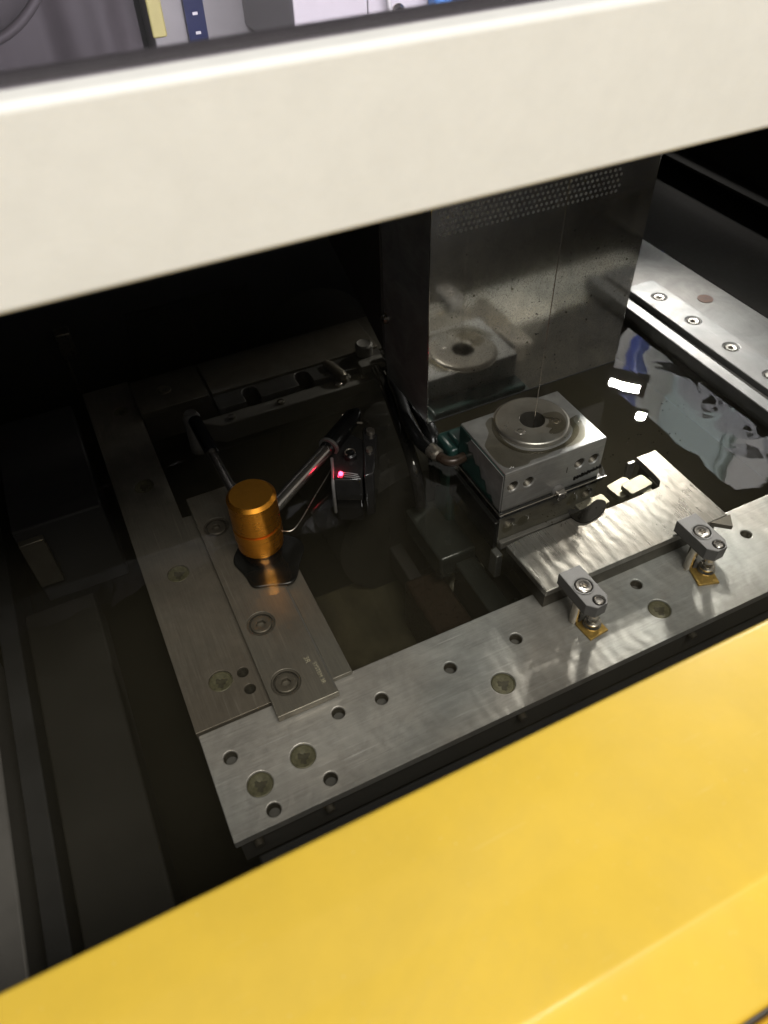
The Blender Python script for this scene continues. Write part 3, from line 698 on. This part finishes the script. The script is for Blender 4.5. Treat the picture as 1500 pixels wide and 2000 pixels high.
# machine head above, seen through the window
mh = thing('machine_head', 'pale grey enamelled machine head behind the window with a screw and seam', 'machine head', (.8, 1.4, .63))
mk('head_front_panel', G().box(.458, .584, 1.30, 1.32, .50, .925), M_head, mh, bevel=.002)
mk('head_side_panel', G().box(.5875, .823, 1.305, 1.32, .50, .925), M_head, mh, bevel=.002)
mk('head_cover', G().box(.8265, 1.22, 1.305, 1.32, .625, .925), M_headd, mh, bevel=.002)
mk('head_body', G().box(.46, 1.22, 1.3205, 1.58, .625, .925), M_headd, mh)
mk('head_screw', G().lathe([(.0125, 0), (.0125, -.004), (.008, -.008), (.004, -.006), (.0001, -.006)], (.640, 1.305, .675), 'Y', 20), M_screw, mh)
mk('head_pipe', G().tube(spline([(.604, 1.293, .87), (.613, 1.293, .735), (.626, 1.293, .66), (.65, 1.293, .60)]), .004), M_headd, mh)
bc = thing('blue_hose_holder', 'blue rubber hose holder with a ring clip fixed to the pale machine head', 'hose holder', (.72, 1.27, .65))
mk('holder_body', G().box(.693, .752, 1.267, 1.3045, .632, .735), M_blueg, bc, bevel=.008)
mk('holder_arm', G().tube(spline([(.717, 1.26, .715), (.763, 1.25, .692), (.796, 1.25, .671), (.83, 1.25, .668)]), [.019] * 8 + [.017] * 8 + [.012] * 8 + [.007]), M_blueg, bc)
pts = [(.743 + .0113 * math.cos(a), 1.243, .660 + .0113 * math.sin(a)) for a in [2 * math.pi * i / 24 for i in range(25)]]
mk('ring_clip', G().tube(pts, .003, 8), M_white, bc)
wk = thing('white_hose_end', 'white rounded hose end beside the blue hose holder', 'hose end', (.83, 1.25, .70))
mk('hose_tip', G().tube(spline([(.796, 1.26, .80), (.81, 1.26, .735), (.839, 1.254, .692)]), .017), M_white, wk)
pk = thing('pink_panel', 'pink panel with a dark red lower edge behind the window, right of the hose', 'panel', (1.0, 1.27, .65))
mk('panel_sheet', G().box(.93, 1.14, 1.267, 1.274, .6185, .87), M_pink, pk); mk('panel_edge', G().box(.93, 1.14, 1.262, 1.274, .602, .618), M_red, pk)
# column, scale and left panels further back
co = thing('machine_column', 'grey machine column with a sloping foot behind the window', 'machine column', (.4, 1.55, .5))
mk('column_face', G().box(.290, .70, 1.585, 1.66, .52, .925), M_headd, co, bevel=.003)
mk('column_foot', G().prism([(.40, 1.42), (.56, 1.42), (.56, 1.5845), (.44, 1.5845)], .545, .600), M_headd, co, bevel=.006)
mk('column_bolt', G().lathe([(.014, .600), (.014, .618), (.009, .622), (.0001, .622)], (.475, 1.50, 0), 'Z', 20), M_ferr, co)
mk('foot_edge', G().box(.40, .575, 1.408, 1.4195, .548, .560), M_cream, co)
sb = thing('blue_scale', 'narrow blue scale strip with white ticks on the machine column', 'scale', (.366, 1.57, .6))
mk('scale_strip', G().box(.350, .385, 1.572, 1.5848, .50, .925), M_blue, sb)
g0 = None
for i in range(9):
    g = G().prism([(-.0045, -.0012), (.0045, -.0012), (.0045, 0), (-.0045, 0)], -.0022, .0022)
    if g0 is None: g0 = mk('tick_mark', g, M_white, sb, local=True, loc=(.3675, 1.5718, .565 + i * .030))
    else: share(g0, sb, (.3675, 1.5718, .565 + i * .030))
yt = thing('yellow_tag', 'small dull yellow tag beside the blue scale', 'tag', (.30, 1.56, .66))
mk('tag_plate', G().box(.286, .312, 1.575, 1.584, .625, .80), M_ylabel, yt, bevel=.003)
dp = thing('plum_curtain', 'dark plum coloured folded curtain filling the left behind the window', 'curtain', (.0, 1.6, .5))
g = G(); nx_ = 80; vs = []; fs = []
for i in range(nx_ + 1):
    x = -.49 + i * (.765 / nx_); y = 1.62 + .010 * math.sin(i * .33) + .003 * math.sin(i * .9 + 1)
    vs += [(x, y, .46), (x, y + .01, .93), (x, y + .012, .46), (x, y + .022, .93)]
for i in range(nx_):
    a, b_ = i * 4, (i + 1) * 4; fs += [(a, b_, b_ + 1, a + 1), (a + 2, a + 3, b_ + 3, b_ + 2), (a, a + 2, b_ + 2, b_), (a + 1, b_ + 1, b_ + 3, a + 3)]
mk('curtain_cloth', G().add(vs, fs, True), M_plum, dp)
mk('curtain_pipe', G().tube(spline([(-.2, 1.58, .92), (-.12, 1.56, .74), (.0, 1.55, .66), (.12, 1.56, .72), (.2, 1.58, .88)]), .008), M_plum, dp)

# ------------------------------------------------------------ gold cylinder and arms
GX, GY = .154, .862
gk = thing('gold_cylinder', 'gold anodised round metal knob standing in the water on the left strip', 'metal cylinder', (GX, GY, .02))
mk('knob_base', G().lathe([(.0385, .056), (.0385, .0775), (.0355, .0785), (.0001, .0785)], (GX, GY, 0), 'Z', 72), M_gold, gk)
mk('knob_ring', G().lathe([(.0360, .0785), (.0402, .0795), (.0402, .1022), (.0360, .1036), (.0001, .1036)], (GX, GY, 0), 'Z', 72), M_gold, gk)
mk('knob_cap', G().lathe([(.0350, .1036), (.0350, .1060), (.0398, .1072), (.0398, .1625), (.0345, .1680)], (GX, GY, 0), 'Z', 72), M_gold, gk)
mk('knob_top', G().lathe([(.0344, .165), (.0344, .1681), (.0001, .1682)], (GX, GY, 0), 'Z', 72), M_goldt, gk)
mk('knob_dark_reflection', G().prism(blob([(GX + .004 + (.058 + .007 * math.sin(3 * a + 1) + .0015 * math.sin(5 * a)) * math.cos(a), GY - .016 + (.062 + .006 * math.sin(4 * a) + .001 * math.sin(5 * a)) * math.sin(a)) for a in [2 * math.pi * i / 60 for i in range(60)]], 2), .0182, .024), M_rubber, gk, bevel=.002)  # black patch standing in for the dark reflection round the knob
mk('knob_dark_stem', G().lathe([(.032, .0245), (.032, .0555)], (GX, GY, 0), 'Z', 48), M_rubber, gk)  # lower knob blackened to stand in for the same dark reflection
ra = thing('thick_steel_rod', 'polished steel rod with a black sleeve reaching from the gold cylinder to the right', 'steel rod', (.30, .95, .1))
mk('rod_bar', G().tube([(.175, .874, .098), (.345, .985, .108)], .0125, 20), M_screw, ra)
mk('rod_sleeve', G().tube([(.322, .969, .107), (.333, .977, .108), (.334, .978, .108), (.400, 1.027, .112), (.416, 1.039, .113)], [.0138, .0155, .0178, .0165, .007], 24), M_rubber, ra)
mk('sleeve_ring', G().tube([(.328, .9735, .1077), (.3325, .977, .108)], .0192, 24), M_dark, ra)
rb = thing('thin_steel_rod', 'thin polished steel rod leaning back from the left side of the gold cylinder', 'steel rod', (.14, .95, .1))
mk('rod_bar', G().tube([(.140, .880, .125), (.134, 1.035, .128)], .0085, 16), M_screw, rb)
mk('rod_socket', G().tube([(.1345, 1.03, .128), (.131, 1.13, .13)], .0125, 18), M_rubber, rb)
mk('rod_joint', G().lathe([(.016, .05), (.016, .13), (.011, .14), (.0001, .14)], (.128, 1.145, 0), 'Z', 20), M_dark, rb)

# sensor with a red light and its cable
rl = bpy.data.lights.new("red_light", 'POINT'); rl.energy = .0035; rl.color = (1, .03, .08); rl.shadow_soft_size = .001
ro = bpy.data.objects.new("red_light", rl); COL.objects.link(ro); ro.location = Vector((.322, .914, .106)) * S
se = thing('sensor_box', 'clear black sensor housing with a glowing red light and a round knob', 'sensor', (.36, .93, .04))
SENS = se
ZT2 = .098
mk('sensor_housing', G().prism([(.277, .829), (.322, .806), (.372, .893), (.352, .935), (.322, .930), (.300, .905)], .045, ZT2), M_clear, se, bevel=.004, seg=3)
mk('sensor_base', G().prism([(.285, .850), (.330, .826), (.378, .905), (.360, .950), (.312, .93)], -.03, .0445), M_clear, se, bevel=.004)
mk('sensor_knob', G().lathe([(.012, ZT2), (.012, ZT2 + .008), (.009, ZT2 + .011), (.0001, ZT2 + .009)], (.327, .868, 0), 'Z', 24), M_rubber, se)
mk('knob_ring', G().tube([(.327 + .0088 * math.cos(a), .868 + .0088 * math.sin(a), ZT2 + .012) for a in [math.pi * i / 12 for i in range(-2, 15)]], .0012, 6), M_ferr, se)
mk('red_light', G().lathe([(.0042, 0), (.0042, .003), (.0018, .006), (.0001, .0062)], (.294, .834, ZT2 + .0005), 'Z', 16), M_led, se)
for k_, dy in enumerate((.003, -.003, -.009)):
    mk('light_wire', G().tube(spline([(.297, .834 + dy, ZT2 + .0015), (.308, .825 + dy, ZT2 + .0025), (.320, .816 + dy, ZT2 + .0015)]), .0011, 6), M_ledge, se)
mk('white_edge', G().tube(spline([(.296, .880, ZT2), (.284, .846, ZT2 - .002), (.275, .826, ZT2 - .012), (.275, .826, .020)]), .0030, 8), M_ledge, se)
mk('side_bracket', G().prism([(.326, .806), (.345, .806), (.395, .895), (.385, .93), (.374, .92)], .0, ZT2 + .006), M_clear, se, bevel=.004, seg=3)
mk('bracket_bolt', G().lathe([(.008, ZT2 + .006), (.008, ZT2 + .014), (.0001, ZT2 + .015)], (.384, .905, 0), 'Z', 12), M_ferr, se)
mk('bracket_bolt', G().lathe([(.006, ZT2 + .006), (.006, ZT2 + .012), (.0001, ZT2 + .013)], (.362, .862, 0), 'Z', 12), M_ferr, se)
mk('bracket_clip', G().tube(spline([(.350, .925, ZT2 + .01), (.362, .935, ZT2 + .016), (.380, .932, ZT2 + .012)]), .0022, 8), M_ferr, se)
SENS.location += Vector((.030, .074, 0)) * S
cb = tag(mk('sensor_cable', G().tube(spline([(.190, .862, .066), (.205, .852, .066), (.225, .862, .068), (.27, .905, .07), (.33, .96, .078), (.37, 1.02, .085), (.40, 1.08, .08)], 10), .0010, 6), M_ferr),
         'thin grey cable looping from the gold cylinder towards the sensor', 'cable')

# black hose with its elbow, beside the block
hs = thing('black_hose', 'shiny black hose with a nickel ferrule ending in a brown elbow by the block', 'hose', (.50, .95, .08))
path = spline([(.585, 1.25, .02), (.548, 1.16, .055), (.528, 1.09, .075), (.500, 1.00, .088), (.492, .94, .090), (.498, .905, .088)], 10)
mk('hose_tube', G().tube(path, .0125, 20), M_rubber, hs)
mk('hose_ferrule', G().tube([(.4975, .91, .0882), (.4995, .905, .088), (.505, .886, .086), (.506, .882, .086)], [.0105, .0135, .0135, .0105], 20), M_ferr, hs)
mk('hose_elbow', G().tube(spline([(.505, .884, .086), (.512, .868, .085), (.524, .860, .085), (.5455, .862, .085)], 6), .0095, 18), M_brown, hs)
h2 = thing('thick_black_pipe', 'thick black pipe curving under the head guard behind the hose', 'pipe', (.55, 1.0, .07))
mk('pipe_tube', G().tube(spline([(.60, 1.30, .03), (.566, 1.16, .060), (.545, 1.05, .072), (.538, .99, .066), (.533, .95, .040), (.530, .93, -.03)], 10), .0150, 22), M_rubber, h2)
h3 = thing('clear_drain_tube', 'smoky grey tube curving down into the water left of the black hose', 'tube', (.48, 1.0, .05))
mk('tube_body', G().tube(spline([(.56, 1.27, .01), (.53, 1.15, .045), (.503, 1.04, .050), (.488, .95, .02), (.486, .91, -.06)], 10), .0125, 20), M_clear, h3)
# lower arm under water
lo = thing('lower_arm', 'wet grey lower machine arm under the water left of the block', 'machine arm', (.55, .85, -.2))
mk('arm_top', G().box(.470, .600, .800, .955, -.16, -.100), M_lowarm, lo, bevel=.006)
mk('arm_wall', G().box(.500, .545, .60, .7995, -.30, -.12), M_lowarm, lo, bevel=.004)
mk('arm_block', G().box(.5455, .60, .62, .7990, -.30, -.17), M_tankgrey, lo, bevel=.004)
mk('arm_nut', G().box(.535, .575, .655, .69, -.1695, -.145), M_lowarm, lo, bevel=.003)
mk('arm_cover', G().box(.42, .4995, .62, .86, -.36, -.20), M_brown, lo, bevel=.008)
mk('arm_rail', G().box(.44, .4695, .8605, 1.1, -.28, -.22), M_tankgrey, lo, bevel=.004)
def bellows(cx, cz, y0, y1, r, nr, label):
    t = thing('round_bellows', label, 'bellows', (cx, y0, cz))
    prof = []
    for i in range(nr * 6 + 1):
        prof.append((r * (1 + .11 * math.cos(i * math.pi / 3)), y0 + (y1 - y0) * i / (nr * 6)))
    mk('bellows_sleeve', G().lathe(prof, (cx, 0, cz), 'Y', 56), M_bellow, t)
bellows(.50, -.20, .97, 1.34, .155, 9, 'ribbed cloth bellows under the water behind the sensor')
bellows(.60, -.24, 1.515, 1.795, .155, 7, 'ribbed cloth bellows at the back wall above the back rail')
# dark interior pieces on the left and back
rp = thing('ribbed_panel', 'dark finely ribbed panel on the back wall behind the left plate', 'panel', (.25, 1.78, 0))
mk('panel_back', G().box(.105, .43, 1.782, 1.7995, -.19, .0), M_tankgrey, rp)
r0 = None
for i in range(24):
    if r0 is None: r0 = mk('panel_rib', G().box(-.0035, .0035, -.0035, 0, 0, .188), M_tankgrey, rp, local=True, loc=(.113, 1.7818, -.189))
    else: share(r0, rp, (.113 + i * .0135, 1.7818, -.189))
br = thing('wall_bracket', 'small shiny steel bracket on the dark back wall at the far left', 'bracket', (-.05, 1.76, 0))
mk('bracket_plate', G().box(-.066, -.030, 1.765, 1.799, -.058, .005), M_ferr, br, bevel=.003)
mk('bracket_rod', G().cyl((-.060, 1.78, -.165), .004, .106, 'Z', 10), M_ferr, br)
po = thing('guide_column', 'dark square guide column with a small paler foot at the left of the tank', 'column', (-.2, 1.1, -.2))
mk('column_box', G().box(-.235, -.075, 1.115, 1.45, -.18, .02), M_tank, po, bevel=.004)
mk('column_foot_plate', G().prism([(-.232, 1.0995), (-.188, 1.0995), (-.188, 1.114), (-.232, 1.114)], -.12, -.002), M_oily, po, bevel=.002)
le = thing('right_wall_ledge', 'long grey ledge panel along the top of the right tank wall', 'wall panel', (1.7, 1.2, .1))
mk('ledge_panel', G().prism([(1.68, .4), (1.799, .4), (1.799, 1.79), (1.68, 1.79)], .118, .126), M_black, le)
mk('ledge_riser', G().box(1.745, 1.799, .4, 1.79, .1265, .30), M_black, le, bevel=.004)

# ------------------------------------------------------------ work lamps
def lamp(L, tgt, rx, ry, label):
    t = thing('work_lamp', label, 'work lamp', tuple(L), 0, 'machine work lamps')
    d = (Vector(tgt) - L).normalized(); q = d.to_track_quat('-Z', 'Y')
    for nm, g_, mt in (('lamp_housing', G().box(-rx * 1.25, rx * 1.25, -ry * 1.5, ry * 1.5, .004, .05), M_tank), ('lamp_lens', G().box(-rx, rx, -ry, ry, .0015, .0038), M_lens)):
        o = mk(nm, g_, mt, t, local=True); o.rotation_mode = 'QUATERNION'; o.rotation_quaternion = q
lamp(LAMP1, (0.62, 0.72, 0.0), .055, .02, 'long bright work lamp in the right rear corner under the hood')
lamp(LAMP2, (0.75, 0.62, 0.0), .018, .018, 'small round work lamp higher up in the right rear corner')

# ------------------------------------------------------------ sliding window and yellow cover
sd = thing('sliding_window', 'cream painted window frame bar with tinted glass above it', 'sliding window', (.5, .57, .71))
mk('frame_bar', G().box(-1.2, 2.2, .550, .600, .714, .8475), M_cream, sd, bevel=.006, seg=4)
mk('glass_pane', G().box(-1.2, 2.2, .576, .582, .848, 1.7), M_glass, sd)
mk('seal_strip', G().box(-1.2, 2.2, .5825, .590, .848, .855), M_dark, sd)

yc = thing('yellow_cover', 'glossy yellow painted front cover of the tank', 'machine cover', (.3, .1, .4))
prof = [(.2335, .372), (.2345, .391), (.2325, .397), (.228, .400), (.066, .400), (.060, .4035), (.056, .4030), (.050, .397), (.0, .378), (-.004, .372), (-.006, .30), (.18, .30)]
a_ = G().prism(prof, -1.2, 1.6)
mk('cover_panel', G().add([(z_, x_, y_) for x_, y_, z_ in a_.v], a_.f), M_yellow, yc, bevel=.003, seg=3)
a_ = G().prism([(-.009, .31), (-.009, .369), (-.014, .373), (-.30, .28), (-.30, .20)], -1.2, 1.6)
mk('cover_skirt', G().add([(z_, x_, y_) for x_, y_, z_ in a_.v], a_.f), M_yellow, yc, bevel=.003, seg=3)
mk('cover_seam', G().box(-1.2, 1.6, -.0088, -.0062, .31, .362), M_dark, yc)

# ------------------------------------------------------------ the room beyond the right opening (mirrored in the water)
struct('room_floor', G().box(1.9, 7, -1.5, 6, -1.7, -1.6), M_tankgrey)
cbn = [(3.98, 1.9, 4.6, M_cab, 'pale grey cabinet at the far end of the room beyond the tank'), (2.92, .78, 4.6, M_cabg, 'green grey cabinet beside the tall blue post in the room'),
       (1.75, 1.15, 4.6, M_cab, 'pale cabinet between the two blue posts in the room'), (.1, 1.45, 4.2, M_cab, 'lower pale cabinet at the near end of the room')]
for y0, ly, zt, mt, lb in cbn:
    t = thing('cabinet', lb, 'cabinet', (4.3, y0 + ly / 2, -1.6))
    mk('cabinet_body', G().box(4.3, 5.0, y0, y0 + ly - .04, -1.6, zt), mt, t, bevel=.02)
    for z0, z1 in ((-1.5, .6), (.66, 2.55), (2.66, zt - .08)):
        mk('cabinet_door', G().box(4.27, 4.2995, y0 + .04, y0 + ly - .08, z0, z1), mt, t, bevel=.01)
for y, lb in ((3.80, 'tall blue post left of the green grey cabinet in the room'), (1.62, 'tall blue post between the pale cabinets in the near half of the room')):
    t = thing('blue_post', lb, 'post', (4.0, y, -1.6)); mk('post_shaft', G().box(3.95, 4.05, y - .05, y + .05, -1.6, 4.4), M_blue, t, bevel=.008)
    mk('post_foot', G().box(3.9, 4.1, y - .09, y + .09, -1.6, -1.55), M_blue, t)
tb2 = thing('wall_cabinet_shelf', 'dark shelf board with boxes across the green grey cabinet in the room', 'shelf', (4.1, 3.3, 3.0))
mk('shelf_board', G().box(3.98, 4.26, 2.0, 3.62, 2.50, 2.56), M_tank, tb2)
for y in (2.15, 2.6, 3.05): mk('shelf_box', G().box(4.02, 4.2, y, y + .3, 2.5605, 2.80), M_tank, tb2, bevel=.01)
